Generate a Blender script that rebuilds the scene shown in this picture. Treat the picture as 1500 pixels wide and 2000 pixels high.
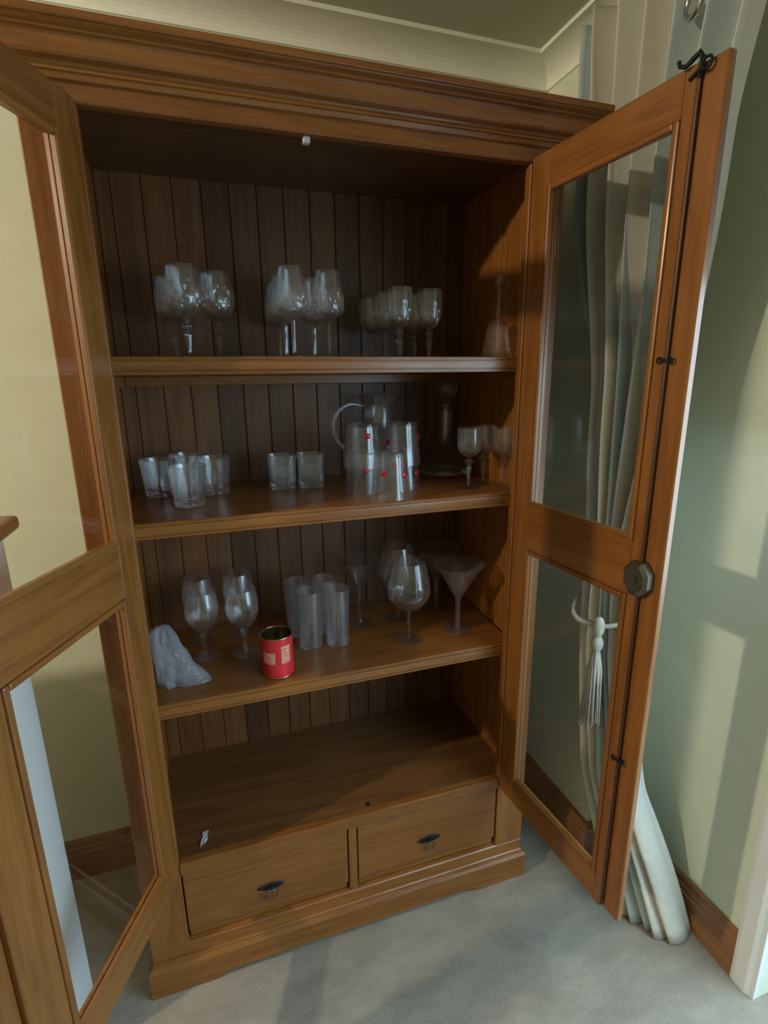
import bpy, bmesh, math, random
from mathutils import Vector, Matrix, noise
random.seed(7)
for o in list(bpy.data.objects): bpy.data.objects.remove(o, do_unlink=True)
scene = bpy.context.scene
COL = scene.collection
PI = math.pi

# ------------------------------------------------------------------ camera
cam_d = bpy.data.cameras.new('camera')
cam = bpy.data.objects.new('camera', cam_d); COL.objects.link(cam)
cam_d.sensor_fit = 'VERTICAL'; cam_d.sensor_height = 36.0
cam_d.lens = 1024.1 / 2000.0 * 36.0
cam_d.clip_start = 0.02
_yaw, _pit, _rol = -0.3165, -0.2534, -0.0109
_fw = Vector((-math.sin(_yaw)*math.cos(_pit), math.cos(_yaw)*math.cos(_pit), math.sin(_pit)))
_rt = Vector((math.cos(_yaw), math.sin(_yaw), 0)); _up = _rt.cross(_fw)
_r2 = math.cos(_rol)*_rt + math.sin(_rol)*_up
_u2 = -math.sin(_rol)*_rt + math.cos(_rol)*_up
_m = Matrix.Identity(4)
for i in range(3):
    _m[i][0] = _r2[i]; _m[i][1] = _u2[i]; _m[i][2] = -_fw[i]
_m[0][3], _m[1][3], _m[2][3] = 0.1653, -1.1272, 1.5209
cam.matrix_world = _m
scene.camera = cam

# ------------------------------------------------------------------ world, lights, exposure
world = bpy.data.worlds.new('world'); scene.world = world; world.use_nodes = True
world.node_tree.nodes['Background'].inputs[0].default_value = (0.55, 0.75, 1.0, 1)
world.node_tree.nodes['Background'].inputs[1].default_value = 1.0

def area(name, loc, size, size_y, power, color, direction):
    d = bpy.data.lights.new(name, 'AREA'); d.shape = 'RECTANGLE'; d.size = size; d.size_y = size_y
    d.energy = power; d.color = color
    o = bpy.data.objects.new(name, d); COL.objects.link(o)
    o.location = loc; o.rotation_euler = Vector(direction).to_track_quat('-Z', 'Z').to_euler()
    return o
# daylight entering by the glazed double door in the right wall
area('daylight', (1.60, -1.25, 1.15), 1.5, 1.75, 70.0, (0.53, 0.80, 1.0), (-1, 0.0, -1.0))
# warm ceiling lamp, left of the camera
LAMP = (-1.93, -0.67, 2.345)
ld_ = bpy.data.lights.new('lamp_light', 'POINT'); ld_.energy = 160.0; ld_.color = (1.0, 0.885, 0.69); ld_.shadow_soft_size = 0.035
lo_ = bpy.data.objects.new('lamp_light', ld_); COL.objects.link(lo_); lo_.location = LAMP

vs = scene.view_settings
vs.view_transform = 'Standard'; vs.look = 'None'; vs.gamma = 1.0; vs.use_curve_mapping = False
vs.exposure = -0.14
scene.cycles.max_bounces = 24; scene.cycles.transmission_bounces = 20; scene.cycles.transparent_max_bounces = 48

# ------------------------------------------------------------------ materials
def newmat(name):
    m = bpy.data.materials.new(name); m.use_nodes = True
    nt = m.node_tree; return m, nt, nt.nodes['Principled BSDF']

def N(nt, t, **kw):
    n = nt.nodes.new(t)
    for k, v in kw.items(): setattr(n, k, v)
    return n

def wood(name, axis, dark, mid, light, rough=0.38, rings=9.0, coat=0.25, tone=(0.86, 1.12)):
    m, nt, b = newmat(name); L = nt.links.new
    tc = N(nt, 'ShaderNodeTexCoord'); mp = N(nt, 'ShaderNodeMapping')
    oi = N(nt, 'ShaderNodeObjectInfo')
    add = N(nt, 'ShaderNodeVectorMath', operation='ADD')
    mul = N(nt, 'ShaderNodeVectorMath', operation='SCALE'); mul.inputs['Scale'].default_value = 7.3
    cmb = N(nt, 'ShaderNodeCombineXYZ')
    for i in range(3): L(oi.outputs['Random'], cmb.inputs[i])
    L(cmb.outputs[0], mul.inputs[0])
    s = [1.0, 1.0, 1.0]; s[axis] = 0.07
    mp.inputs['Scale'].default_value = s
    L(tc.outputs['Object'], add.inputs[0]); L(mul.outputs[0], add.inputs[1]); L(add.outputs[0], mp.inputs[0])
    n1 = N(nt, 'ShaderNodeTexNoise'); n1.inputs['Scale'].default_value = rings; n1.inputs['Detail'].default_value = 3; n1.inputs['Distortion'].default_value = 1.2
    n2 = N(nt, 'ShaderNodeTexNoise'); n2.inputs['Scale'].default_value = 190; n2.inputs['Detail'].default_value = 4
    L(mp.outputs[0], n1.inputs['Vector']); L(mp.outputs[0], n2.inputs['Vector'])
    wv = N(nt, 'ShaderNodeMath', operation='MULTIPLY'); wv.inputs[1].default_value = 34
    sn = N(nt, 'ShaderNodeMath', operation='SINE')
    L(n1.outputs['Fac'], wv.inputs[0]); L(wv.outputs[0], sn.inputs[0])
    mr = N(nt, 'ShaderNodeMapRange'); mr.inputs[1].default_value = -1; mr.inputs[2].default_value = 1
    L(sn.outputs[0], mr.inputs[0])
    mx = N(nt, 'ShaderNodeMix', data_type='FLOAT'); mx.inputs[0].default_value = 0.72
    L(mr.outputs[0], mx.inputs[2]); L(n2.outputs['Fac'], mx.inputs[3])
    cr = N(nt, 'ShaderNodeValToRGB')
    cr.color_ramp.elements[0].position = 0.10; cr.color_ramp.elements[0].color = (*dark, 1)
    cr.color_ramp.elements[1].position = 0.92; cr.color_ramp.elements[1].color = (*light, 1)
    e = cr.color_ramp.elements.new(0.5); e.color = (*mid, 1)
    L(mx.outputs[0], cr.inputs[0])
    # each board its own tone
    hs = N(nt, 'ShaderNodeHueSaturation')
    vr = N(nt, 'ShaderNodeMapRange'); vr.inputs[3].default_value = tone[0]; vr.inputs[4].default_value = tone[1]
    L(oi.outputs['Random'], vr.inputs[0]); L(vr.outputs[0], hs.inputs['Value']); L(cr.outputs[0], hs.inputs['Color'])
    L(hs.outputs[0], b.inputs['Base Color'])
    b.inputs['Roughness'].default_value = rough
    b.inputs['Coat Weight'].default_value = coat; b.inputs['Coat Roughness'].default_value = 0.22
    bp = N(nt, 'ShaderNodeBump'); bp.inputs['Strength'].default_value = 0.10; bp.inputs['Distance'].default_value = 0.002
    L(n2.outputs['Fac'], bp.inputs['Height']); L(bp.outputs[0], b.inputs['Normal'])
    return m

_D, _M, _L = (0.145, 0.043, 0.0075), (0.225, 0.080, 0.0140), (0.275, 0.107, 0.021)
WX = wood('wood_grain_x', 0, _D, _M, _L)
WY = wood('wood_grain_y', 1, _D, _M, _L)
WZ = wood('wood_grain_z', 2, _D, _M, _L)
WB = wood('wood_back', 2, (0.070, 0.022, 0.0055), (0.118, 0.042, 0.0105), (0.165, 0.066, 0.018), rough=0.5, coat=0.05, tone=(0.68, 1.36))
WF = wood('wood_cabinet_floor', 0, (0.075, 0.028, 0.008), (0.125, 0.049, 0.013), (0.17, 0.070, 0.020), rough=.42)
WK = wood('wood_skirting', 0, (0.16, 0.065, 0.022), (0.24, 0.10, 0.036), (0.30, 0.13, 0.05))
WKY = wood('wood_skirting_y', 1, (0.16, 0.065, 0.022), (0.24, 0.10, 0.036), (0.30, 0.13, 0.05))

def plain(name, col, rough=0.6, metal=0.0, bump=0.0, bscale=60, var=0.0, spec=0.5):
    m, nt, b = newmat(name); L = nt.links.new
    b.inputs['Roughness'].default_value = rough; b.inputs['Metallic'].default_value = metal
    b.inputs['Base Color'].default_value = (*col, 1); b.inputs['Specular IOR Level'].default_value = spec
    tc = N(nt, 'ShaderNodeTexCoord')
    if var > 0:
        n = N(nt, 'ShaderNodeTexNoise'); n.inputs['Scale'].default_value = bscale*0.1; n.inputs['Detail'].default_value = 5
        L(tc.outputs['Object'], n.inputs['Vector'])
        cr = N(nt, 'ShaderNodeValToRGB')
        cr.color_ramp.elements[0].position = 0.3; cr.color_ramp.elements[1].position = 0.7
        cr.color_ramp.elements[0].color = (*[c*(1-var) for c in col], 1)
        cr.color_ramp.elements[1].color = (*[min(1, c*(1+var)) for c in col], 1)
        L(n.outputs['Fac'], cr.inputs[0]); L(cr.outputs[0], b.inputs['Base Color'])
    if bump > 0:
        n = N(nt, 'ShaderNodeTexNoise'); n.inputs['Scale'].default_value = bscale; n.inputs['Detail'].default_value = 4
        L(tc.outputs['Object'], n.inputs['Vector'])
        bp = N(nt, 'ShaderNodeBump'); bp.inputs['Strength'].default_value = bump; bp.inputs['Distance'].default_value = 0.004
        L(n.outputs['Fac'], bp.inputs['Height']); L(bp.outputs[0], b.inputs['Normal'])
    return m

WALL = plain('wall_paint', (0.68, 0.70, 0.55), 0.8, bump=0.05, bscale=180, var=0.02)
CEIL = plain('ceiling_paint', (0.62, 0.61, 0.47), 0.85, bump=0.04, bscale=120, var=0.015)
COVE = plain('cove_paint', (0.86, 0.84, 0.70), 0.7, var=0.015)
WHITE = plain('white_paint', (0.78, 0.77, 0.75), 0.45, var=0.02)
def carpet_mat():
    m, nt, b = newmat('carpet'); L = nt.links.new
    tc = N(nt, 'ShaderNodeTexCoord'); mp = N(nt, 'ShaderNodeMapping'); mp.inputs['Rotation'].default_value = (0, 0, .35); mp.inputs['Scale'].default_value = (1, 2.2, 1)
    n1 = N(nt, 'ShaderNodeTexNoise'); n1.inputs['Scale'].default_value = 5; n1.inputs['Detail'].default_value = 6; n1.inputs['Roughness'].default_value = .65
    n2 = N(nt, 'ShaderNodeTexNoise'); n2.inputs['Scale'].default_value = 330; n2.inputs['Detail'].default_value = 3
    vo = N(nt, 'ShaderNodeTexVoronoi'); vo.inputs['Scale'].default_value = 4.5; vo.inputs['Randomness'].default_value = .7
    L(tc.outputs['Object'], mp.inputs[0]); L(mp.outputs[0], n1.inputs['Vector']); L(mp.outputs[0], vo.inputs['Vector']); L(tc.outputs['Object'], n2.inputs['Vector'])
    sx = N(nt, 'ShaderNodeSeparateColor'); L(vo.outputs['Color'], sx.inputs[0])
    a1 = N(nt, 'ShaderNodeMath', operation='MULTIPLY_ADD'); a1.inputs[1].default_value = .10; L(sx.outputs[0], a1.inputs[0]); L(n1.outputs['Fac'], a1.inputs[2])
    a2 = N(nt, 'ShaderNodeMath', operation='MULTIPLY_ADD'); a2.inputs[1].default_value = .35; L(n2.outputs['Fac'], a2.inputs[0]); L(a1.outputs[0], a2.inputs[2])
    cr = N(nt, 'ShaderNodeValToRGB'); cr.color_ramp.elements[0].position = .42; cr.color_ramp.elements[1].position = .98
    cr.color_ramp.elements[0].color = (.20, .17, .132, 1); cr.color_ramp.elements[1].color = (.37, .315, .245, 1)
    L(a2.outputs[0], cr.inputs[0]); L(cr.outputs[0], b.inputs['Base Color'])
    b.inputs['Roughness'].default_value = .95; b.inputs['Specular IOR Level'].default_value = .1
    bp = N(nt, 'ShaderNodeBump'); bp.inputs['Strength'].default_value = .8; bp.inputs['Distance'].default_value = .004
    L(n2.outputs['Fac'], bp.inputs['Height']); L(bp.outputs[0], b.inputs['Normal'])
    return m
CARPET = carpet_mat()
IRON = plain('black_iron', (0.018, 0.016, 0.018), 0.5, metal=0.6, bump=0.3, bscale=200)
RODM = plain('rod_metal', (0.085, 0.040, 0.020), 0.5, metal=0.5, bump=0.2, bscale=200)
BRONZE = plain('bronze_lock', (0.14, 0.12, 0.085), 0.42, metal=0.85, var=0.15, bscale=80)
CREAM = plain('curtain_cream', (0.62, 0.58, 0.49), 0.75, bump=0.25, bscale=700, var=0.03)
AQUA = plain('curtain_aqua', (0.46, 0.54, 0.54), 0.7, bump=0.25, bscale=700, var=0.03)
TASSEL = plain('tassel_thread', (0.55, 0.49, 0.40), 0.8, bump=0.6, bscale=500, var=0.15)
CHROME = plain('eyelet_metal', (0.65, 0.65, 0.66), 0.18, metal=1.0, var=0.03)
BRASS = plain('tin_inside', (0.48, 0.42, 0.22), 0.24, metal=1.0, var=0.06)
TINRED = plain('tin_red', (0.60, 0.022, 0.030), 0.32, var=0.08, bscale=120)
PAPER = plain('paper', (0.75, 0.72, 0.66), 0.8, var=0.04)
PLASTIC = plain('catch_plastic', (0.42, 0.42, 0.42), 0.4, var=0.02)
CHERRY = plain('red_glass_dot', (0.36, 0.008, 0.014), 0.12, var=0.15, bscale=900)
LAMPMAT = plain('lamp_metal', (0.6, 0.6, 0.58), 0.35, var=0.03)

def tinprint():
    m, nt, b = newmat('tin_print'); L = nt.links.new
    tc = N(nt, 'ShaderNodeTexCoord'); n = N(nt, 'ShaderNodeTexNoise'); n.inputs['Scale'].default_value = 260; n.inputs['Detail'].default_value = 3
    L(tc.outputs['Object'], n.inputs['Vector'])
    cr = N(nt, 'ShaderNodeValToRGB'); cr.color_ramp.elements[0].position = 0.38; cr.color_ramp.elements[1].position = 0.6
    cr.color_ramp.elements[0].color = (0.60, 0.10, 0.07, 1); cr.color_ramp.elements[1].color = (0.75, 0.42, 0.30, 1)
    L(n.outputs['Fac'], cr.inputs[0]); L(cr.outputs[0], b.inputs['Base Color']); b.inputs['Roughness'].default_value = 0.32
    return m
TINPRINT = tinprint()

def crystal(name, rough=0.0, f0=0.06, bend=0.45, ior=1.5, milk=0.0, tint=(1.0, 1.0, 1.0)):
    """thin-walled glass: mirror-like surface over a body that partly bends and partly passes the light"""
    m = bpy.data.materials.new(name); m.use_nodes = True; nt = m.node_tree; nt.nodes.clear(); L = nt.links.new
    out = N(nt, 'ShaderNodeOutputMaterial')
    tr = N(nt, 'ShaderNodeBsdfTransparent'); tr.inputs[0].default_value = (*tint, 1)
    rf = N(nt, 'ShaderNodeBsdfGlass'); rf.inputs['IOR'].default_value = ior; rf.inputs['Color'].default_value = (*tint, 1)
    gl = N(nt, 'ShaderNodeBsdfGlossy')
    tc = N(nt, 'ShaderNodeTexCoord'); n = N(nt, 'ShaderNodeTexNoise'); n.inputs['Scale'].default_value = 90
    L(tc.outputs['Object'], n.inputs['Vector'])
    mr = N(nt, 'ShaderNodeMapRange'); mr.inputs[3].default_value = rough*0.6; mr.inputs[4].default_value = rough*1.4+.005
    L(n.outputs['Fac'], mr.inputs[0]); L(mr.outputs[0], gl.inputs['Roughness']); L(mr.outputs[0], rf.inputs['Roughness'])
    lw = N(nt, 'ShaderNodeLayerWeight'); lw.inputs[0].default_value = 0.5
    pw = N(nt, 'ShaderNodeMath', operation='POWER'); pw.inputs[1].default_value = 3.5
    ma = N(nt, 'ShaderNodeMath', operation='MULTIPLY_ADD'); ma.inputs[1].default_value = 0.75; ma.inputs[2].default_value = f0
    L(lw.outputs['Facing'], pw.inputs[0]); L(pw.outputs[0], ma.inputs[0])
    thin = N(nt, 'ShaderNodeMixShader'); L(ma.outputs[0], thin.inputs[0]); L(tr.outputs[0], thin.inputs[1]); L(gl.outputs[0], thin.inputs[2])
    mix = N(nt, 'ShaderNodeMixShader'); mix.inputs[0].default_value = bend; L(thin.outputs[0], mix.inputs[1]); L(rf.outputs[0], mix.inputs[2])
    last = mix
    if milk > 0:
        di = N(nt, 'ShaderNodeBsdfDiffuse'); di.inputs[0].default_value = (0.74, 0.82, 0.95, 1)
        m2 = N(nt, 'ShaderNodeMixShader'); m2.inputs[0].default_value = milk
        L(mix.outputs[0], m2.inputs[1]); L(di.outputs[0], m2.inputs[2]); last = m2
    L(last.outputs[0], out.inputs[0])
    return m
GLASS = crystal('crystal_glass', 0.0, f0=.045, bend=.20, milk=.006)
DENSE = crystal('dense_cut_glass', 0.03, f0=.06, bend=.5, ior=1.54, milk=.022)
CUT = crystal('cut_crystal_glass', 0.02, f0=.06, bend=.35, ior=1.54, milk=.007)
FROST = crystal('frosted_glass', 0.22, f0=.05, bend=.3, milk=.03, tint=(0.95, 0.93, 0.90))

def pane_mat():
    m = bpy.data.materials.new('window_pane'); m.use_nodes = True; nt = m.node_tree; nt.nodes.clear(); L = nt.links.new
    out = N(nt, 'ShaderNodeOutputMaterial'); mix = N(nt, 'ShaderNodeMixShader')
    tr = N(nt, 'ShaderNodeBsdfTransparent'); tr.inputs[0].default_value = (0.96, 0.97, 0.965, 1)
    gl = N(nt, 'ShaderNodeBsdfGlossy'); gl.inputs['Roughness'].default_value = 0.01
    lw = N(nt, 'ShaderNodeLayerWeight'); lw.inputs[0].default_value = 0.5
    pw = N(nt, 'ShaderNodeMath', operation='POWER'); pw.inputs[1].default_value = 5
    ma = N(nt, 'ShaderNodeMath', operation='MULTIPLY_ADD'); ma.inputs[1].default_value = 0.92; ma.inputs[2].default_value = 0.035
    L(lw.outputs['Facing'], pw.inputs[0]); L(pw.outputs[0], ma.inputs[0]); L(ma.outputs[0], mix.inputs[0])
    L(tr.outputs[0], mix.inputs[1]); L(gl.outputs[0], mix.inputs[2]); L(mix.outputs[0], out.inputs[0])
    return m
PANE = pane_mat()

def wrap_mat():
    m = bpy.data.materials.new('bubble_wrap'); m.use_nodes = True; nt = m.node_tree; L = nt.links.new
    b = nt.nodes['Principled BSDF']; out = nt.nodes['Material Output']
    b.inputs['Base Color'].default_value = (0.55, 0.55, 0.60, 1); b.inputs['Roughness'].default_value = 0.22
    tr = N(nt, 'ShaderNodeBsdfTransparent'); mix = N(nt, 'ShaderNodeMixShader'); mix.inputs[0].default_value = 0.24
    tc = N(nt, 'ShaderNodeTexCoord'); vo = N(nt, 'ShaderNodeTexVoronoi'); vo.inputs['Scale'].default_value = 120
    bp = N(nt, 'ShaderNodeBump'); bp.inputs['Strength'].default_value = 0.6; bp.inputs['Distance'].default_value = 0.003
    L(tc.outputs['Object'], vo.inputs['Vector']); L(vo.outputs['Distance'], bp.inputs['Height']); L(bp.outputs[0], b.inputs['Normal'])
    L(tr.outputs[0], mix.inputs[1]); L(b.outputs[0], mix.inputs[2]); L(mix.outputs[0], out.inputs[0])
    return m
WRAP = wrap_mat()

def bulb_mat():
    m, nt, b = newmat('bulb'); b.inputs['Base Color'].default_value = (1, 0.9, 0.7, 1)
    b.inputs['Transmission Weight'].default_value = 1.0; b.inputs['Roughness'].default_value = 0.3
    return m

# ------------------------------------------------------------------ helpers
def link(name, me, mat=None, parent=None):
    o = bpy.data.objects.new(name, me); COL.objects.link(o)
    if mat is not None and me is not None and not me.materials:
        for mm in (mat if isinstance(mat, (list, tuple)) else [mat]): me.materials.append(mm)
    if parent is not None: o.parent = parent
    return o

def obj(name, bm, mat, parent=None, smooth=False, recalc=True):
    if recalc: bmesh.ops.recalc_face_normals(bm, faces=bm.faces)
    me = bpy.data.meshes.new(name); bm.to_mesh(me); bm.free()
    if smooth:
        for p in me.polygons: p.use_smooth = True
        if smooth is not True: me.set_sharp_from_angle(angle=smooth)
    return link(name, me, mat, parent)

def empty(name, loc=(0, 0, 0), rz=0.0):
    o = bpy.data.objects.new(name, None); COL.objects.link(o); o.location = loc; o.rotation_euler = (0, 0, rz)
    o.empty_display_size = 0.05
    return o

def tag(o, label=None, cat=None, group=None, kind=None):
    if label: o['label'] = label
    if cat: o['category'] = cat
    if group: o['group'] = group
    if kind: o['kind'] = kind
    return o

def bx(bm, x0, x1, y0, y1, z0, z1, bev=0.0, seg=1):
    vs_ = [bm.verts.new((x, y, z)) for x in (x0, x1) for y in (y0, y1) for z in (z0, z1)]
    idx = [(0, 1, 3, 2), (4, 6, 7, 5), (0, 4, 5, 1), (2, 3, 7, 6), (0, 2, 6, 4), (1, 5, 7, 3)]
    fs = [bm.faces.new([vs_[i] for i in f]) for f in idx]
    if bev > 0:
        ed = list({e for f in fs for e in f.edges})
        bmesh.ops.bevel(bm, geom=ed, offset=bev, segments=seg, affect='EDGES', profile=0.5)
    return bm

def box(name, mat, parent, x0, x1, y0, y1, z0, z1, bev=0.0, seg=1):
    return obj(name, bx(bmesh.new(), x0, x1, y0, y1, z0, z1, bev, seg), mat, parent)

def sweep(bm, prof, path, closed_prof=True):
    """extrude a 2D profile (a, z) along a list of frames (origin, a_axis); z is up"""
    rings = []
    for (o, ax) in path:
        o = Vector(o); ax = Vector(ax)
        rings.append([bm.verts.new(o + ax*p[0] + Vector((0, 0, p[1]))) for p in prof])
    n = len(prof)
    for r0, r1 in zip(rings, rings[1:]):
        for i in range(n if closed_prof else n-1):
            j = (i+1) % n
            bm.faces.new((r0[i], r0[j], r1[j], r1[i]))
    if closed_prof:
        bm.faces.new(rings[0]); bm.faces.new(rings[-1][::-1])
    return bm

def tube(bm, pts, r, seg=10, cap=True):
    pts = [Vector(p) for p in pts]; rings = []
    rr = r if isinstance(r, (list, tuple)) else [r]*len(pts)
    prev = None
    for i, p in enumerate(pts):
        t = (pts[min(i+1, len(pts)-1)] - pts[max(i-1, 0)]).normalized()
        if prev is None:
            a = Vector((0, 0, 1)) if abs(t.z) < 0.9 else Vector((1, 0, 0))
            nrm = t.cross(a).normalized()
        else:
            nrm = (prev - t*prev.dot(t)).normalized()
        prev = nrm; bi = t.cross(nrm)
        rings.append([bm.verts.new(p + (nrm*math.cos(2*PI*k/seg) + bi*math.sin(2*PI*k/seg))*rr[i]) for k in range(seg)])
    for r0, r1 in zip(rings, rings[1:]):
        for k in range(seg): bm.faces.new((r0[k], r0[(k+1) % seg], r1[(k+1) % seg], r1[k]))
    if cap: bm.faces.new(rings[0][::-1]); bm.faces.new(rings[-1])
    return bm

def torus(bm, c, R, r, axis, n=24, m=8, a0=0, a1=2*PI):
    c = Vector(c); axis = Vector(axis).normalized()
    u = axis.orthogonal().normalized(); v = axis.cross(u)
    pts = [c + (u*math.cos(a0+(a1-a0)*k/n) + v*math.sin(a0+(a1-a0)*k/n))*R for k in range(n)]
    rings = []
    for k, p in enumerate(pts):
        rad = (p-c).normalized()
        rings.append([bm.verts.new(p + (rad*math.cos(2*PI*j/m) + axis*math.sin(2*PI*j/m))*r) for j in range(m)])
    for k in range(n):
        r0, r1 = rings[k], rings[(k+1) % n]
        for j in range(m): bm.faces.new((r0[j], r0[(j+1) % m], r1[(j+1) % m], r1[j]))
    return bm

def spline(pts, n=5):
    """Catmull-Rom through (r, z) points"""
    out = []
    P = [pts[0]] + list(pts) + [pts[-1]]
    for i in range(1, len(P)-2):
        p0, p1, p2, p3 = P[i-1], P[i], P[i+1], P[i+2]
        for k in range(n):
            t = k/n
            out.append(tuple(0.5*((2*p1[d]) + (-p0[d]+p2[d])*t + (2*p0[d]-5*p1[d]+4*p2[d]-p3[d])*t*t + (-p0[d]+3*p1[d]-3*p2[d]+p3[d])*t**3) for d in range(2)))
    out.append(tuple(pts[-1]))
    return [(max(0.0, a), b) for a, b in out]

def lathe(bm, prof, seg=32, rf=None):
    """revolve; r == 0 ends are closed with a fan. rf(theta, r, z, index) -> radius"""
    rings = []
    for i, (r, z) in enumerate(prof):
        if r < 1e-6: rings.append([bm.verts.new((0, 0, z))]); continue
        ring = []
        for k in range(seg):
            th = 2*PI*k/seg; q = rf(th, r, z, i) if rf else r
            ring.append(bm.verts.new((q*math.cos(th), q*math.sin(th), z)))
        rings.append(ring)
    for r0, r1 in zip(rings, rings[1:]):
        if len(r0) == 1 and len(r1) == 1: continue
        for k in range(seg):
            j = (k+1) % seg
            if len(r0) == 1: bm.faces.new((r0[0], r1[k], r1[j]))
            elif len(r1) == 1: bm.faces.new((r0[k], r1[0], r0[j]))
            else: bm.faces.new((r0[k], r0[j], r1[j], r1[k]))
    return bm

def mesh_of(bm, name, mat, smooth=True):
    bmesh.ops.recalc_face_normals(bm, faces=bm.faces)
    me = bpy.data.meshes.new(name); bm.to_mesh(me); bm.free()
    if smooth:
        for p in me.polygons: p.use_smooth = True
        if smooth is not True: me.set_sharp_from_angle(angle=smooth)
    me.materials.append(mat)
    return me

# ------------------------------------------------------------------ the room
XR, YB, ZC = 1.343, 0.4377, 2.384
XP, YP = 1.20, -0.02          # the pier that fills the corner behind the curtain
XL, YF = -4.6, -5.0
DY0, DY1, DZ = -0.496, -1.996, 2.06   # glazed door opening in the right wall

def struct(name, bm, mat): return tag(obj(name, bm, mat), kind='structure')
struct('floor', bx(bmesh.new(), XL-.1, XR+.15, YF-.1, YB+.1, -0.08, 0.0), CARPET)
struct('ceiling', bx(bmesh.new(), XL-.1, XR+.15, YF-.1, YB+.1, ZC, ZC+.08), CEIL)
struct('wall_back', bx(bmesh.new(), XL-.1, XR+.15, YB, YB+.1, 0, ZC), WALL)
struct('ground', bx(bmesh.new(), XR+.15, 6.0, -6.0, 3.0, -.15, -.06), plain('patio', (.42, .41, .39), .85, var=.12, bscale=40))
struct('wall_left', bx(bmesh.new(), XL-.1, XL, YF, YB, 0, ZC), WALL)
struct('wall_front', bx(bmesh.new(), XL-.1, XR+.15, YF-.1, YF, 0, ZC), WALL)
struct('wall_corner', bx(bmesh.new(), XP, XR, YP, YB, 0, ZC, 0.004), WALL)
bm = bmesh.new()
bx(bm, XR, XR+.12, DY0, YB, 0, ZC); bx(bm, XR, XR+.12, YF, DY1, 0, ZC); bx(bm, XR, XR+.12, DY1, DY0, DZ, ZC)
struct('wall_right', bm, WALL)

# cove: concave moulding with a raised upper bead
def cove_prof():
    p = [(0.0, -0.056), (0.006, -0.056)]
    for k in range(9):
        a = PI/2*k/8
        p.append((0.006 + 0.070*(1-math.cos(a)), -0.050 + 0.040*math.sin(a)))
    p += [(0.082, -0.010), (0.082, 0.0), (0.0, 0.0)]
    return p
cp = [(a, ZC+z) for a, z in cove_prof()]
bm = sweep(bmesh.new(), cp, [((XL, YB, 0), (0, -1, 0)), ((XP, YB, 0), (-1, -1, 0)), ((XP, YP, 0), (-1, -1, 0)), ((XR, YP, 0), (-1, -1, 0)), ((XR, YF, 0), (-1, 0, 0))])
struct('trim_1', bm, COVE)

# baseboards: wooden, stepped profile
bp_ = [(0, 0), (0.020, 0), (0.020, 0.092), (0.016, 0.098), (0.016, 0.108), (0.012, 0.114), (0.010, 0.128), (0.006, 0.134), (0, 0.134)]
struct('baseboard_back', sweep(bmesh.new(), bp_, [((XL, YB, 0), (0, -1, 0)), ((XP, YB, 0), (-1, -1, 0))]), WK)
struct('baseboard_corner', sweep(bmesh.new(), bp_, [((XP, YB-.02, 0), (-1, 0, 0)), ((XP, YP, 0), (-1, -1, 0)), ((XR, YP, 0), (-1, -1, 0))]), WKY)
struct('baseboard_right', sweep(bmesh.new(), bp_, [((XR, YP-.02, 0), (-1, 0, 0)), ((XR, -0.436, 0), (-1, 0, 0))]), WKY)

# half wall on the left with its wooden cap
struct('wall_half', bx(bmesh.new(), -1.35, -0.2384, -0.10, 0.0408, 0, 1.2324, 0.003), WHITE)
struct('trim_2', bx(bmesh.new(), -1.38, -0.2124, -0.13, 0.0668, 1.2324, 1.262, 0.010, 3), WX)

# casing and glazed double door
bm = bmesh.new()
cas = [(0, 0), (0.018, 0), (0.022, 0.01), (0.022, 0.040), (0.016, 0.050), (0.014, 0.060), (0, 0.060)]
def casing(y, sgn):
    b = bmesh.new(); r = []
    for z in (0, DZ+.060):
        r.append([b.verts.new((XR-a, y+sgn*w, z)) for a, w in cas])
    n = len(cas)
    for i in range(n):
        j = (i+1) % n; b.faces.new((r[0][i], r[0][j], r[1][j], r[1][i]))
    b.faces.new(r[0]); b.faces.new(r[1][::-1]); return b
struct('trim_3', casing(-0.436, -1), WHITE)
struct('trim_4', casing(DY1-.060, 1), WHITE)
struct('trim_5', bx(bmesh.new(), XR-.022, XR, DY1, DY0, DZ, DZ+.060, .003), WHITE)
# both leaves stand open to the outside
for i, (yh, ang) in enumerate(((DY0-.003, .10), (DY1+.003, -.10))):
    d = empty('door_%d' % (i+1), (XR+.13, yh, 0), ang); tag(d, kind='structure')
    bm = bmesh.new(); w = .74; y0, y1 = (0, .045) if i == 0 else (-.045, 0)
    bx(bm, 0, .085, y0, y1, .004, DZ-.003, .003); bx(bm, w-.085, w, y0, y1, .004, DZ-.003, .003)
    bx(bm, .085, w-.085, y0, y1, .004, .21, .003); bx(bm, .085, w-.085, y0, y1, DZ-.10, DZ-.003, .003)
    obj('door_frame', bm, WHITE, d)
    box('pane', PANE, d, .085, w-.085, y0+.020, y0+.024, .21, DZ-.10)

# ------------------------------------------------------------------ ceiling lamp (off to the left, out of frame)
lp = empty('ceiling_lamp', (LAMP[0], LAMP[1], ZC))
tag(lp, 'warm ceiling lamp set above and left of the open cabinet', 'lamp')
obj('ceiling_rose', lathe(bmesh.new(), [(.0, -.0005), (.055, -.0005), (.055, -.006), (.046, -.012), (.042, -.006), (0, -.006)], 24), LAMPMAT, lp, smooth=.6)

# ------------------------------------------------------------------ the cabinet
W = 0.88
cab = empty('display_cabinet', (0, 0, 0))
tag(cab, 'tall honey-brown wooden display cabinet with both glazed doors swung open', 'cabinet')
IX0, IX1, IYB = -0.045, 0.922, 0.4066
# sides
box('side_panel', WZ, cab, -.090, IX0, .022, .430, .02, 2.0, .002)
box('side_panel', WZ, cab, IX1, .970, .022, .430, .02, 2.0, .002)
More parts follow.
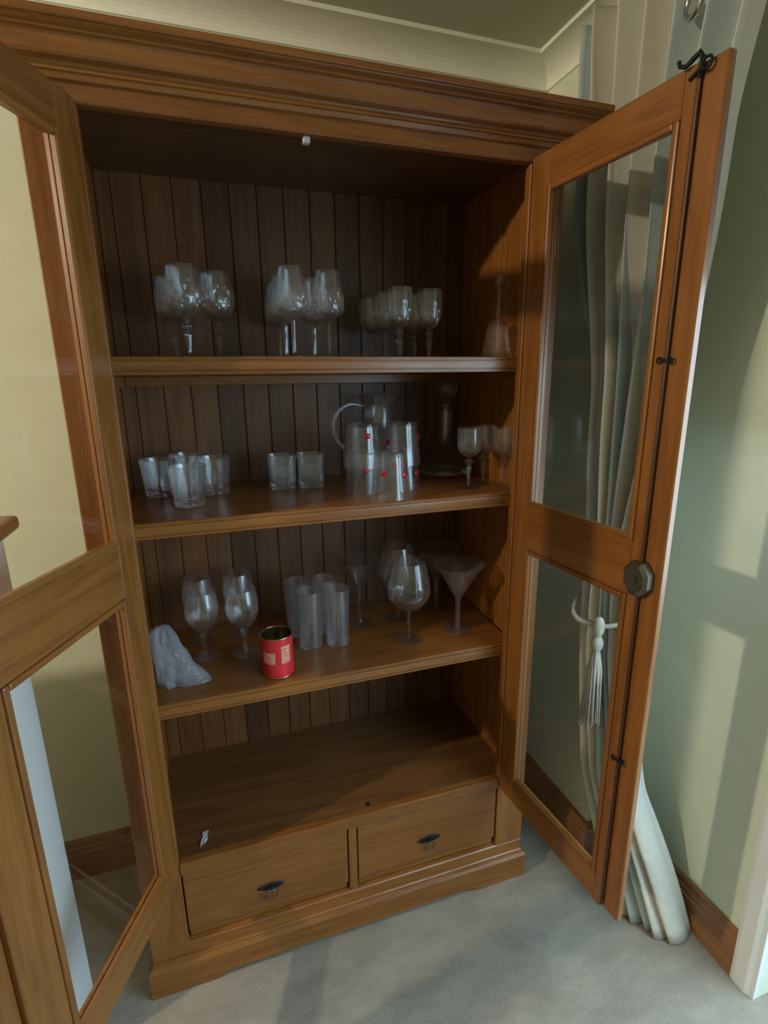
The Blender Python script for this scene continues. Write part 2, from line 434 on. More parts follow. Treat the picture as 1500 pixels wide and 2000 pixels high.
# face posts
box('post', WZ, cab, -.090, 0.0, 0, .022, .075, 1.9676, .0025)
box('post', WZ, cab, W, .970, 0, .022, .075, 1.9676, .0025)
box('lintel', WX, cab, -.090, .970, 0, .022, 1.9676, 2.012, .002)
box('top_panel', WF, cab, IX0, IX1, .022, .418, 1.997, 2.012)
# back: tongue-and-groove planks
px = IX0; pitch = 0.0683; edges = [IX0]
x = -0.0105
while x < IX1-.012: edges.append(x); x += pitch
edges.append(IX1)
for a, b in zip(edges, edges[1:]):
    bm = bx(bmesh.new(), a+.0005, b-.0005, IYB, IYB+.010, .36, 1.998)
    ed = [e for e in bm.edges if all(abs(v.co.y-IYB) < 1e-5 for v in e.verts) and abs(e.verts[0].co.x-e.verts[1].co.x) < 1e-5]
    bmesh.ops.bevel(bm, geom=ed, offset=.0020, segments=1, affect='EDGES')
    obj('plank', bm, WB, cab)
box('back_panel', WB, cab, IX0, IX1, IYB+.0102, .428, .36, 1.998)
# cabinet floor, shelves
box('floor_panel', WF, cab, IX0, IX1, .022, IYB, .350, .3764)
box('floor_rail', WX, cab, 0.0, W, -.001, .022, .340, .3764, .003, 2)

def shelf(z):
    t = .036; y0 = .0147
    prof = [(0.012, 0), (.003, -.0005), (0, -.003), (0, -.0055), (.003, -.0065), (.003, -.0085), (0.0004, -.0095), (0, -.012), (0, -.024), (.0005, -.0265), (.003, -.0275), (.003, -.0295), (0, -.0305), (0, -.034), (.002, -.036), (.012, -.036)]
    R = .028
    path = []
    xs0, xs1 = IX0+.001, IX1-.001
    # frames: (origin, inward axis); profile a is measured inward from the edge
    path.append(((xs0, y0+.05, z), (1, 0, 0)))
    for k in range(7):
        a = PI/2*k/6
        c = Vector((xs0+R, y0+R, z)); d = Vector((-math.cos(a), -math.sin(a), 0))
        path.append((c+d*R, -d))
    for k in range(7):
        a = PI/2*k/6
        c = Vector((xs1-R, y0+R, z)); d = Vector((math.sin(a), -math.cos(a), 0))
        path.append((c+d*R, -d))
    path.append(((xs1, y0+.05, z), (-1, 0, 0)))
    bm = bmesh.new(); rings = []
    for o, ax in path:
        o = Vector(o); ax = Vector(ax)
        rings.append([bm.verts.new(o+ax*p[0]+Vector((0, 0, p[1]))) for p in prof])
    for r0, r1 in zip(rings, rings[1:]):
        for i in range(len(prof)-1): bm.faces.new((r0[i], r0[i+1], r1[i+1], r1[i]))
    def plate(idx, zz):
        yb = IYB-.0005
        vs = [r[idx] for r in rings]
        bm.faces.new(vs + [bm.verts.new((xs1, yb, zz)), bm.verts.new((xs0, yb, zz))])
    plate(0, z); plate(-1, z-t)
    return obj('shelf', bm, WX, cab, smooth=.5)
Z1, Z2, Z3 = 1.5638, 1.2322, 0.805
for z in (Z1, Z2, Z3):
    shelf(z)
    for s, xx in ((0, IX0), (1, IX1-.014)):
        box('shelf_batten', WY, cab, xx, xx+.014, .05, IYB, z-.036-.028, z-.0362, .002)
    box('shelf_batten', WX, cab, IX0+.014, IX1-.014, IYB-.014, IYB, z-.036-.026, z-.0362, .002)

# drawers
box('mullion', WZ, cab, .424, .447, .002, .022, .128, .340, .002)
box('lower_rail', WX, cab, -.09, .970, -.001, .030, .070, .1295, .003)
box('drawer_back', WB, cab, IX0, IX1, .034, .044, .07, .35)
def drawer(x0, x1, hx, lab):
    bm = bmesh.new()
    bx(bm, x0+.003, x1-.003, .004, .030, .1590, .3365, .003, 2)
    d = obj('drawer', bm, WX, cab)
    bm = bmesh.new()
    bx(bm, x0+.004, x1-.004, .0135, .030, .1327, .1589, .001, 1)
    obj('drawer_lip', bm, WX, d)
    # iron handle: pointed oval plate + ring
    bm = bmesh.new(); pts = []
    n = 28; top = []; bot = []
    hz = .228; L2 = .037; H2 = .0105
    for k in range(n):
        a = 2*PI*k/n
        ca = math.cos(a)
        xx = L2*ca; zz = H2*math.copysign(abs(math.sin(a))**1.3, math.sin(a))*(1-.15*abs(ca))
        top.append(bm.verts.new((hx+xx*.88, -.0005, hz+zz*.8))); bot.append(bm.verts.new((hx+xx, .0036, hz+zz)))
    bm.faces.new(top); bm.faces.new(bot[::-1])
    for k in range(n): bm.faces.new((bot[k], bot[(k+1) % n], top[(k+1) % n], top[k]))
    lathe_b = bmesh.new(); lathe_b.free()
    h = obj('handle_plate', bm, IRON, d, smooth=.6)
    bm = bmesh.new(); bx(bm, hx-.006, hx+.006, -.009, .0, hz-.005, hz+.005, .0025, 2)
    obj('handle_boss', bm, IRON, d)
    obj('handle_ring', torus(bmesh.new(), (hx, -.007, hz-.017), .0150, .0018, (0, 1, .12), 28, 8), BRONZE, d, smooth=True)
drawer(0.0, .424, .212, '')
drawer(.447, W, .660, '')

# plinth with moulded top and shaped foot
def plinth():
    prof = [(0, 0), (0, .072), (.004, .082), (.010, .086), (.012, .092), (.0155, .094), (.022, .094), (.022, 0)]
    A = .0995
    # front board: outline with bracket-foot cut-out
    bm = bmesh.new()
    x0, x1, y0 = -A, W+A, -.0159
    pr = [(0.0, .070), (.001, .076), (.005, .083), (.0105, .086), (.0115, .091), (.0155, .094), (.030, .094)]
    bmf = bmesh.new()
    out = [(x0, 0), (x0+.165, 0), (x0+.172, .004), (x0+.180, .012), (x0+.195, .016), (x1-.195, .016), (x1-.180, .012), (x1-.172, .004), (x1-.165, 0), (x1, 0), (x1, .072), (x0, .072)]
    f0 = [bmf.verts.new((a, y0, b)) for a, b in out]; f1 = [bmf.verts.new((a, y0+.022, b)) for a, b in out]
    bmf.faces.new(f0); bmf.faces.new(f1[::-1])
    for i in range(len(out)):
        j = (i+1) % len(out); bmf.faces.new((f0[i], f0[j], f1[j], f1[i]))
    obj('plinth_board', bmf, WX, cab)
    for xx in (x0, x1-.022):
        box('plinth_board', WY, cab, xx, xx+.022, y0+.022, .43, 0, .072)
    # moulding mitred round three sides
    p2 = [(-.0, .072), (-.0005, .078), (.004, .085), (.0085, .087), (.0095, .0925), (.0125, .095), (.022, .095), (.022, .072)]
    path = [((x0, .43, 0), (1, 0, 0)), ((x0, y0, 0), (1, 1, 0)), ((x1, y0, 0), (-1, 1, 0)), ((x1, .43, 0), (-1, 0, 0))]
    obj('plinth_moulding', sweep(bmesh.new(), p2, path), WX, cab, smooth=.5)
plinth()

# cornice, mitred round three sides
def cornice():
    y0 = -.0652; x0, x1 = -.1547, 1.0347
    z0 = 1.998
    p = [(.0652, z0), (.0590, z0), (.0565, z0+.003), (.0545, z0+.0075), (.0505, z0+.0085), (.0505, z0+.0125), (.0470, z0+.0145), (.0455, z0+.018), (.0395, z0+.0190)]
    for k in range(8):
        t = k/7
        p.append((.0395-.022*t-.006*math.sin(PI*2*t)*.6, z0+.0190+.030*t - .003*math.sin(PI*2*t)))
    p += [(.0170, z0+.0525), (.0105, z0+.0535), (.0065, z0+.0555), (.0055, z0+.0575), (.001, z0+.0580), (0, z0+.0595), (0, z0+.0690), (.002, z0+.0705), (.0652, z0+.0705)]
    path = [((x0, .43, 0), (1, 0, 0)), ((x0, y0, 0), (1, 1, 0)), ((x1, y0, 0), (-1, 1, 0)), ((x1, .43, 0), (-1, 0, 0))]
    obj('cornice', sweep(bmesh.new(), p, path), WX, cab, smooth=.45)
    box('top_board', WX, cab, -.0905, .9705, -.0005, .43, 2.0125, 2.066)
cornice()

# small hardware inside
obj('door_catch', bx(bmesh.new(), .383, .397, .008, .022, 1.955, 1.9675, .002), PLASTIC, cab)
bm = bmesh.new(); torus(bm, (.494, .036, 1.985), .007, .002, (0, 1, 0), 16, 6); bx(bm, .490, .498, .030, .042, 1.988, 1.9969); bx(bm, .475, .513, .034, .038, 1.990, 1.9965)
obj('bolt_keeper', bm, IRON, cab)
bm = lathe(bmesh.new(), [(0, .0004), (.006, .0004), (.007, .0), (.007, -.001), (0, -.001)], 16)
o = obj('bolt_socket', bm, IRON, cab); o.location = (.488, .030, .3768)

# ---- doors. local frame: x along the door from the hinge, y = 0 is the inner face, thickness to -y, z up
ZT, ZB = 1.9735, .3463
G0, G1, G2, G3 = 1.8946, 1.2248, 1.0905, .4271
SH, SG = .066, .3543
BW = .012
def door(hx, ang, mirror, ufree, ureb, bolt, lab):
    T = .023
    s = -1 if mirror else 1      # mirror: the right-hand door runs towards -x when closed
    d = empty('tmp')
    bpy.data.objects.remove(d, do_unlink=True)
    def B(bm, u0, u1, y0, y1, z0, z1, bev=.0015, seg=1):
        a, b = sorted((s*u0, s*u1)); return bx(bm, a, b, y0, y1, z0, z1, bev, seg)
    bm = bmesh.new()
    h0, h1 = SH-BW, SG+BW
    B(bm, .0, h0, -T, 0, ZB, ZT, .002)                              # hinge stile
    B(bm, h1, ureb, -T, 0, ZB, ZT, .002)                            # meeting stile
    B(bm, ureb, ufree, -T, -.008 if bolt else -.010, ZB, ZT, .002)  # rebated strip
    for z0, z1 in ((G0+BW, ZT), (G2+BW, G1-BW), (ZB, G3-BW)):
        n0 = len(bm.faces)
        B(bm, h0+.0003, h1-.0003, -T+.0006, -.0006, z0, z1, .0012)  # rails
        bm.faces.ensure_lookup_table()
        for f in bm.faces:
            c = f.calc_center_median()
            if h0 < abs(c.x) < h1 and z0-.001 < c.z < z1+.001: f.material_index = 1
    dr = obj('door', bm, [WZ, WX], cab)
    dr.location = (hx, -.006, 0); dr.rotation_euler = (0, 0, ang)
    if lab: dr['label'] = lab
    for z0, z1 in ((G1, G0), (G3, G2)):
        bm = bmesh.new(); B(bm, SH-.006, SG+.006, -.014, -.010, z0-.006, z1+.006, 0)
        obj('pane', bm, PANE, dr)
        # beads: stepped strip, inside and outside
        def bead(u0, u1, za, zb, mat):
            bm = bmesh.new()
            B(bm, u0, u1, -.0098, .003, za, zb, .003, 2)
            return obj('glazing_bead', bm, mat, dr)
        bead(SH-BW, SH, z0-BW, z1+BW, WZ); bead(SG, SG+BW, z0-BW, z1+BW, WZ)
        bead(SH, SG, z1, z1+BW, WX); bead(SH, SG, z0-BW, z0, WX)
        bm = bmesh.new()
        B(bm, SH-BW, SH-.006, -T, -.0142, z0-BW, z1+BW, .001); B(bm, SG+.006, SG+BW, -T, -.0142, z0-BW, z1+BW, .001)
        B(bm, SH-.006, SG+.006, -T, -.0142, z1+.006, z1+BW, .001); B(bm, SH-.006, SG+.006, -T, -.0142, z0-BW, z0-.006, .001)
        obj('outer_bead', bm, WZ, dr)
    if bolt:
        u = ureb+.003
        bm = tube(bmesh.new(), [(s*u, -.002, ZB+.01), (s*u, -.003, ZT+.004)], .0030, 8)
        obj('bolt_rod', bm, RODM, dr, smooth=.6)
        bm = bmesh.new()
        pts = []
        for k in range(13):
            a = -1.2+k*.30
            pts.append((s*(u-.012-.010*math.cos(a)+.002), .004+.012*math.sin(a)*.3, ZT+.006+.010*math.sin(a)))
        tube(bm, [(s*(u-.030), .010, ZT+.010), (s*(u-.027), .010, ZT+.002), (s*(u-.018), .008, ZT-.002), (s*(u-.008), .006, ZT+.004), (s*(u), .003, ZT+.010), (s*(u+.004), .0, ZT+.002), (s*u, -.002, ZT-.022)], [.003, .003, .0035, .004, .0045, .0045, .004], 8)
        torus(bm, (s*(u+.012), .001, ZT-.008), .008, .0022, (0, 1, 0), 16, 6)
        tube(bm, [(s*(u-.014), .002, ZT-.020), (s*u, .003, ZT-.014), (s*(u+.010), .002, ZT-.014)], .003, 6)
        obj('bolt_hook', bm, IRON, dr, smooth=.7)
        for z in (1.542, .740):
            bm = bmesh.new(); B(bm, u-.010, u+.010, -.0078, .003, z-.003, z+.003, .001)
            torus(bm, (s*(u-.010), .002, z), .005, .0013, (0, 1, 0), 14, 6); torus(bm, (s*(u+.010), .002, z), .005, .0013, (0, 1, 0), 14, 6)
            obj('rod_guide', bm, IRON, dr)
        bm = bmesh.new(); c = (s*(u+.000), 1.146); rings = []
        for (sc, y) in ((1.0, -.0078), (1.0, .010), (.80, .0165), (.74, .0165), (.70, .0145)):
            ring = []
            for k in range(8):
                a = PI/8+PI/4*k; ring.append(bm.verts.new((c[0]+.031*sc*math.cos(a)*.95, y, c[1]+.036*sc*math.sin(a))))
            rings.append(ring)
        for r0, r1 in zip(rings, rings[1:]):
            for k in range(8): bm.faces.new((r0[k], r0[(k+1) % 8], r1[(k+1) % 8], r1[k]))
        bm.faces.new(rings[0]); bm.faces.new(rings[-1])
        tube(bm, [(c[0], .012, c[1]), (c[0], .019, c[1])], .008, 14)
        obj('lock_case', bm, BRONZE, dr)
    return dr
# closed, the left door runs along +x from its hinge; opening turns it clockwise
door(0.0, -1.9765, False, .4674, .4400, False, 'left glazed door opened towards the viewer')
door(W, 1.6517, True, .4318, .3876, True, 'right glazed door with iron bolt rod and octagonal lock')

# ------------------------------------------------------------------ glassware
def solid(prof, seg=24, rf=None): return lathe(bmesh.new(), prof, seg, rf)

def cutfun(zlo, zhi, depth, n, tw, kind='diamond'):
    def f(th, r, z, i):
        if z < zlo or z > zhi: return r
        e = min(1.0, (z-zlo)/.006, (zhi-z)/.006)
        a = th*n/2
        if kind == 'diamond':
            p = max(abs(math.sin(a+z*tw)), abs(math.sin(a-z*tw)))
            p = (p-.7)/.3
        elif kind == 'flute':
            p = abs(math.sin(a))
        else:
            p = .5*abs(math.sin(a+z*tw)) + .5*abs(math.sin(2*a-z*tw*1.7))
        return r - depth*e*max(0.0, p)
    return f

def bowl_mesh(outer, wall, floor_t, name, mat, rf=None, seg=48, n=5, smooth=.42):
    """outer: control points (r,z) from the axis bottom to the rim"""
    o = spline(outer, n)
    inner = []
    z0 = outer[0][1]
    for r, z in o[::-1]:
        ri = r - wall
        zi = max(z, z0+floor_t)
        if ri > 0.001 and z > z0+floor_t*.7: inner.append((ri, zi))
    inner.append((0.0, z0+floor_t))
    no = len(o)
    prof = o + inner
    f = (lambda th, r, z, i: rf(th, r, z, i) if (i < no) else r) if rf else None
    return mesh_of(lathe(bmesh.new(), prof, seg, f), name, mat, smooth)

def stem_mesh(pts, name, seg=16, n=5, rf=None, mat=None, smooth=.7):
    p = spline(pts, n); p = [(0.0, p[0][1])] + p + [(0.0, p[-1][1])]
    return mesh_of(lathe(bmesh.new(), p, seg, rf), name, mat or GLASS, smooth)

def foot_mesh(R, h, name, seg=36, mat=None, n=6):
    p = [(0, 0), (R*.9, 0), (R, .0012), (R, .0025), (R*.85, .0038), (R*.5, .006), (R*.25, h*.7), (R*.17, h), (0, h)]
    return mesh_of(lathe(bmesh.new(), p, seg), name, mat or GLASS, .6)

KINDS = {}
def facet(n):     # faceted stem
    return lambda th, r, z, i: r*(1-.10*(1-abs(math.cos(th*n/2))))

# large goblet with knopped stem (top shelf, left)
KINDS['knop_goblet'] = [
    ('bowl', bowl_mesh([(.004, .086), (.018, .090), (.033, .102), (.0395, .122), (.0390, .148), (.0345, .172), (.0325, .189)], .0016, .004, 'knop_goblet_bowl', CUT, cutfun(.092, .160, .0032, 12, 95), 72)),
    ('stem', stem_mesh([(.0060, .008), (.0055, .016), (.0075, .034), (.0095, .050), (.0070, .056), (.0125, .064), (.0125, .069), (.0065, .074), (.0085, .080), (.012, .088)], 'knop_goblet_stem', 12, rf=facet(6))),
    ('foot', foot_mesh(.034, .009, 'knop_goblet_foot'))]
# plain-stem wine glass (top shelf, middle)
KINDS['cut_wine'] = [
    ('bowl', bowl_mesh([(.004, .086), (.016, .089), (.031, .098), (.0365, .112), (.0355, .140), (.0300, .168), (.0255, .190)], .0016, .004, 'cut_wine_bowl', CUT, cutfun(.096, .150, .0032, 14, 120), 84)),
    ('stem', stem_mesh([(.0058, .007), (.0048, .014), (.0050, .045), (.0056, .070), (.0075, .080), (.0125, .088)], 'cut_wine_stem', 12, rf=facet(6))),
    ('foot', foot_mesh(.033, .0085, 'cut_wine_foot'))]
# small knopped wine glass (top shelf, right)
KINDS['small_wine'] = [
    ('bowl', bowl_mesh([(.004, .071), (.013, .074), (.0245, .086), (.0305, .108), (.0320, .135), (.0315, .162)], .0014, .004, 'small_wine_bowl', CUT, cutfun(.078, .128, .0026, 12, 110), 72)),
    ('stem', stem_mesh([(.0050, .007), (.0045, .012), (.0085, .036), (.0090, .042), (.0050, .050), (.0095, .0565), (.0105, .0605), (.0055, .065), (.0090, .0725)], 'small_wine_stem', 14)),
    ('foot', foot_mesh(.029, .008, 'small_wine_foot'))]
# sherry glass (middle shelf, right)
KINDS['sherry'] = [
    ('bowl', bowl_mesh([(.004, .082), (.014, .085), (.0265, .096), (.0315, .112), (.0320, .135), (.0310, .157)], .0014, .004, 'sherry_bowl', CUT, cutfun(.086, .122, .0026, 12, 110), 72)),
    ('stem', stem_mesh([(.0062, .008), (.0045, .016), (.0070, .045), (.0085, .055), (.0055, .062), (.0125, .069), (.0125, .073), (.0055, .078), (.0080, .0835)], 'sherry_stem', 12, rf=facet(6))),
    ('foot', foot_mesh(.0315, .009, 'sherry_foot'))]
# water goblet (bottom shelf, left)
KINDS['water_goblet'] = [
    ('bowl', bowl_mesh([(.004, .073), (.014, .077), (.0320, .093), (.0425, .118), (.0435, .140), (.0395, .165), (.0360, .186)], .0016, .005, 'water_goblet_bowl', CUT, cutfun(.084, .150, .0030, 9, 75, 'swirl'), 72)),
    ('stem', stem_mesh([(.0065, .007), (.0052, .014), (.0058, .045), (.0075, .060), (.0110, .0745)], 'water_goblet_stem', 12, rf=facet(6))),
    ('foot', foot_mesh(.037, .0085, 'water_goblet_foot'))]
# balloon glass
KINDS['balloon'] = [
    ('bowl', bowl_mesh([(.003, .088), (.014, .090), (.040, .105), (.058, .132), (.0600, .155), (.0540, .192), (.0450, .232)], .0011, .003, 'balloon_bowl', GLASS, None, 48)),
    ('stem', stem_mesh([(.0060, .006), (.0040, .014), (.0036, .045), (.0040, .075), (.0080, .089)], 'balloon_stem', 16)),
    ('foot', foot_mesh(.039, .0075, 'balloon_foot'))]
# clear martini
KINDS['martini'] = [
    ('bowl', bowl_mesh([(.003, .108), (.010, .115), (.025, .139), (.042, .168), (.062, .204)], .0012, .004, 'martini_bowl', GLASS, None, 48)),
    ('stem', stem_mesh([(.0080, .006), (.0048, .016), (.0040, .045), (.0042, .085), (.0060, .110)], 'martini_stem', 16)),
    ('foot', foot_mesh(.036, .008, 'martini_foot'))]
# frosted martini with wide rim
KINDS['frost_martini'] = [
    ('bowl', bowl_mesh([(.003, .096), (.010, .102), (.022, .122), (.040, .155), (.058, .184), (.073, .203)], .0016, .005, 'frost_martini_bowl', FROST, cutfun(.105, .185, .0014, 20, 0, 'flute'), 60)),
    ('stem', stem_mesh([(.0075, .007), (.0075, .030), (.0078, .070), (.0095, .098)], 'frost_martini_stem', 12, mat=FROST, rf=facet(6))),
    ('foot', foot_mesh(.037, .008, 'frost_martini_foot', mat=FROST))]

def tumbler(name, R0, R1, h, wall, base, cut, mat, seg=60, rsup=None, inv=False, smooth=.5):
    out = [(0, 0), (R0*.86, 0), (R0*.97, .0015), (R0, .005)]
    nz = 16
    for k in range(1, nz+1): out.append((R0+(R1-R0)*k/nz, .005+(h-.006)*k/nz))
    out.append((R1-wall*.4, h))
    no = len(out)
    inn = [(R1-wall*.9, h-.0006)]
    for k in range(7): 
        t = 1-k/6; z = base+.004+(h-base-.006)*t
        inn.append((R0+(R1-R0)*z/h-wall, z))
    inn += [(R0*.72-wall, base), (0, base)]
    prof = out+inn
    if inv: prof = [(r, h-z) for r, z in prof]
    def f(th, r, z, i):
        if rsup: r = r*rsup(th)
        if cut and i < no: r = cut(th, r, z, i)
        return r
    return mesh_of(lathe(bmesh.new(), prof, seg, f), name, mat, smooth)

def oldf_cut(th, r, z, i):
    if .006 < z < .017: return r - .003*abs(math.sin(th*8))*min(1, (z-.006)/.003, (.017-z)/.003)
    if .020 < z < .062: return r - .0020*abs(math.sin(th*10+z*16))*min(1, (z-.020)/.004, (.062-z)/.02)
    return r
KINDS['old_fashioned'] = [('bowl', tumbler('old_fashioned_mesh', .0345, .0425, .096, .0028, .016, oldf_cut, CUT, 80))]
sup = lambda th: 1.0/((abs(math.cos(th))**5+abs(math.sin(th))**5)**.2)
def sq_cut(th, r, z, i):
    if .004 < z < .078: return r - .0026*(.5*abs(math.sin(th*8+z*70))+.5*abs(math.sin(th*8-z*90)))*min(1, (z-.004)/.005, (.078-z)/.01)
    return r
KINDS['square_tumbler'] = [('bowl', tumbler('square_tumbler_mesh', .0335, .0355, .092, .004, .014, sq_cut, DENSE, 80, sup))]
def hb_cut(th, r, z, i):
    if .004 < z < .03: return r - .0028*max(abs(math.sin(th*5+z*90)), abs(math.sin(th*5-z*90)))*min(1, (z-.004)/.004, (.03-z)/.006)
    if .032 < z < .12: return r - .0016*abs(math.sin(th*9+z*9))*min(1, (z-.032)/.005, (.12-z)/.03)
    return r
KINDS['highball'] = [('bowl', tumbler('highball_mesh', .0320, .0345, .163, .0028, .016, hb_cut, DENSE, 72))]

# inverted tumbler with red dots
inv_me = tumbler('dotted_tumbler_mesh', .0395, .0495, .113, .0022, .007, None, GLASS, 48, inv=True)
def dot_mesh():
    bm = lathe(bmesh.new(), [(0, -.0005), (.0072, -.0005), (.0070, .0012), (.0045, .0026), (0, .0032)], 14)
    return mesh_of(bm, 'dot_mesh', CHERRY, .8)
DOT = dot_mesh()

def place(kind, name, x, y, z, label, cat, group=None, rz=0.0, tone=None):
    parts = KINDS[kind]
    if len(parts) == 1:
        o = link(name, parts[0][1]); o.location = (x, y, z+.0003); o.rotation_euler = (0, 0, rz)
    else:
        o = empty(name, (x, y, z+.0003), rz)
        for pn, me in parts: link(pn, me, None, o)
    tag(o, label, cat, group); return o

g = 'large goblets on the top shelf'
place('knop_goblet', 'crystal_goblet', .106, .300, Z1, 'large knop-stemmed goblet hidden behind the leftmost one on the top shelf', 'goblet', g)
place('knop_goblet', 'crystal_goblet', .1385, .155, Z1, 'leftmost large knop-stemmed crystal goblet at the front of the top shelf', 'goblet', g, .3)
place('knop_goblet', 'crystal_goblet', .206, .222, Z1, 'large knop-stemmed crystal goblet standing alone, right of the leftmost pair', 'goblet', g, .6)
g = 'straight-stemmed wine glasses on the top shelf'
place('cut_wine', 'wine_glass', .363, .335, Z1, 'straight-stemmed cut wine glass farthest back in the top shelf middle cluster, left', 'wine glass', g)
place('cut_wine', 'wine_glass', .361, .222, Z1, 'straight-stemmed cut wine glass second from front, left side of middle cluster', 'wine glass', g, .2)
place('cut_wine', 'wine_glass', .364, .118, Z1, 'straight-stemmed cut wine glass frontmost in the top shelf middle cluster', 'wine glass', g, .4)
place('cut_wine', 'wine_glass', .437, .252, Z1, 'straight-stemmed cut wine glass behind the rightmost one of the middle cluster', 'wine glass', g, .1)
place('cut_wine', 'wine_glass', .4515, .142, Z1, 'straight-stemmed cut wine glass rightmost of the top shelf middle cluster', 'wine glass', g, .5)
g = 'small knopped wine glasses on the top shelf'
place('small_wine', 'small_wine_glass', .612, .335, Z1, 'small knopped wine glass farthest back left in the top shelf right cluster', 'wine glass', g)
place('small_wine', 'small_wine_glass', .6225, .243, Z1, 'small knopped wine glass just behind and left of the frontmost small one', 'wine glass', g, .3)
place('small_wine', 'small_wine_glass', .629, .150, Z1, 'small knopped wine glass frontmost in the top shelf right cluster', 'wine glass', g, .1)
place('small_wine', 'small_wine_glass', .712, .262, Z1, 'small knopped wine glass behind the rightmost small one on the top shelf', 'wine glass', g, .2)
place('small_wine', 'small_wine_glass', .713, .162, Z1, 'small knopped wine glass rightmost of the top shelf right cluster', 'wine glass', g, .5)

# dinner bell
bell = empty('dinner_bell', (.868, .093, Z1+.0003)); tag(bell, 'cut crystal dinner bell with clear handle at right end of top shelf', 'bell')
prof = spline([(.044, .0), (.0385, .012), (.0330, .035), (.0285, .060), (.0240, .078), (.0150, .087), (.006, .090)], 5)
inn = [(max(r-.003, .0), z-.003*(z > .05)) for r, z in prof[::-1]]; inn = [(r, z) for r, z in inn if z > .0005 and r > .003]
prof2 = prof + [(.0055, .0905), (0, .0905)]
full = [(0, inn[0][1])] + inn + [(prof[0][0]-.003, 0)] + prof2
link('bell_body', mesh_of(lathe(bmesh.new(), full, 64, lambda th, r, z, i: r - (.0022*max(0, (max(abs(math.sin(th*7+z*80)), abs(math.sin(th*7-z*80)))-.7)/.3) if (i > len(inn) and .006 < z < .078) else 0)), 'bell_body_mesh', CUT, .5), None, bell)
link('bell_handle', stem_mesh([(.0075, .0908), (.0060, .098), (.0085, .112), (.0060, .128), (.0050, .150), (.0060, .166), (.0120, .176), (.0130, .186), (.0080, .196), (.002, .199)], 'bell_handle_mesh', 16, rf=facet(6)), None, bell)
link('clapper', mesh_of(tube(bmesh.new(), [(0, 0, .020), (0, 0, .083)], .0015, 8), 'clapper_mesh', CHROME, .6), None, bell)

g = 'old-fashioned tumblers on the middle shelf'
place('old_fashioned', 'whisky_tumbler', .034, .278, Z2, 'cut whisky tumbler nearest the left post on the middle shelf', 'tumbler', g, .2)
place('old_fashioned', 'whisky_tumbler', .107, .146, Z2, 'cut whisky tumbler at the front of the left group on the middle shelf', 'tumbler', g, .5)
place('old_fashioned', 'whisky_tumbler', .166, .262, Z2, 'cut whisky tumbler rightmost of the left group on the middle shelf', 'tumbler', g, .9)
place('old_fashioned', 'whisky_tumbler', .099, .352, Z2, 'cut whisky tumbler hidden at the back of the left group, middle shelf', 'tumbler', g, .1)
g = 'square tumblers on the middle shelf'
place('square_tumbler', 'square_tumbler', .338, .272, Z2, 'left of the two low square cut-glass tumblers on the middle shelf', 'tumbler', g, .06)
place('square_tumbler', 'square_tumbler', .4145, .264, Z2, 'right of the two low square cut-glass tumblers on the middle shelf', 'tumbler', g, -.03)

# jug
jug = empty('glass_jug', (.628, .325, Z2+.0003)); tag(jug, 'clear glass jug with curved handle behind the upturned red-dotted tumblers', 'jug')
oj = spline([(.0, .0), (.046, .0), (.056, .006), (.068, .040), (.068, .085), (.055, .130), (.044, .165), (.045, .200), (.054, .228), (.060, .241)], 5)
ij = [(r-.003, max(z, .008)) for r, z in oj[::-1] if r > .046 and z > .003] + [(0, .008)]
def spout(th, r, z, i):
    if z > .19:
        d = math.cos(th+.5); k = max(0, d)**12
        return r*(1+.28*k*((z-.19)/.05))
    return r
link('jug_body', mesh_of(lathe(bmesh.new(), oj+ij, 48, spout), 'jug_body_mesh', GLASS, .8), None, jug)
hp = [(-.046, -.010, .205), (-.075, -.016, .214), (-.110, -.022, .206), (-.134, -.027, .180), (-.140, -.028, .150), (-.128, -.026, .118), (-.104, -.021, .092), (-.072, -.015, .074)]
hp = [Vector(p) for p in hp]
hs_ = []
for i in range(len(hp)-1):
    p0, p1, p2, p3 = hp[max(i-1, 0)], hp[i], hp[i+1], hp[min(i+2, len(hp)-1)]
    for k in range(4):
        t = k/4; hs_.append(.5*((2*p1)+(p2-p0)*t+(2*p0-5*p1+4*p2-p3)*t*t+(3*p1-p0-3*p2+p3)*t**3))
hs_.append(hp[-1])
link('jug_handle', mesh_of(tube(bmesh.new(), hs_, .0068, 12), 'jug_handle_mesh', GLASS, True), None, jug)

# upturned tumblers with red dots
def dotted(x, y, z, label, dots):
    o = link('upturned_tumbler', inv_me); o.location = (x, y, z+.0003)
    tag(o, label, 'tumbler', 'upturned tumblers with red dots')
    for th, zz in dots:
        r = .0495+(.0395-.0495)*(zz/.113)+.0004
        d = link('red_dot', DOT, None, o)
        d.location = (r*math.cos(th), r*math.sin(th), zz)
        d.rotation_euler = Vector((math.cos(th), math.sin(th), .09)).to_track_quat('Z', 'Y').to_euler()
    return o
dotted(.530, .152, Z2, 'lower upturned red-dotted tumbler of the left nested pair', [(-1.75, .062), (.3, .05), (2.4, .07)])
dotted(.530, .152, Z2+.0645, 'upper upturned red-dotted tumbler of the left nested pair', [(-1.55, .082), (.5, .06), (2.6, .045)])
dotted(.638, .160, Z2, 'lower upturned red-dotted tumbler of the right nested pair', [(-.95, .045), (1.2, .06), (3.0, .07)])
dotted(.638, .160, Z2+.0645, 'upper upturned red-dotted tumbler of the right nested pair', [(-.55, .072), (1.6, .05), (3.5, .060)])
dotted(.574, .0665, Z2, 'single upturned red-dotted tumbler at the very front of its shelf', [(-2.25, .066), (-1.05, .060), (1.0, .07)])

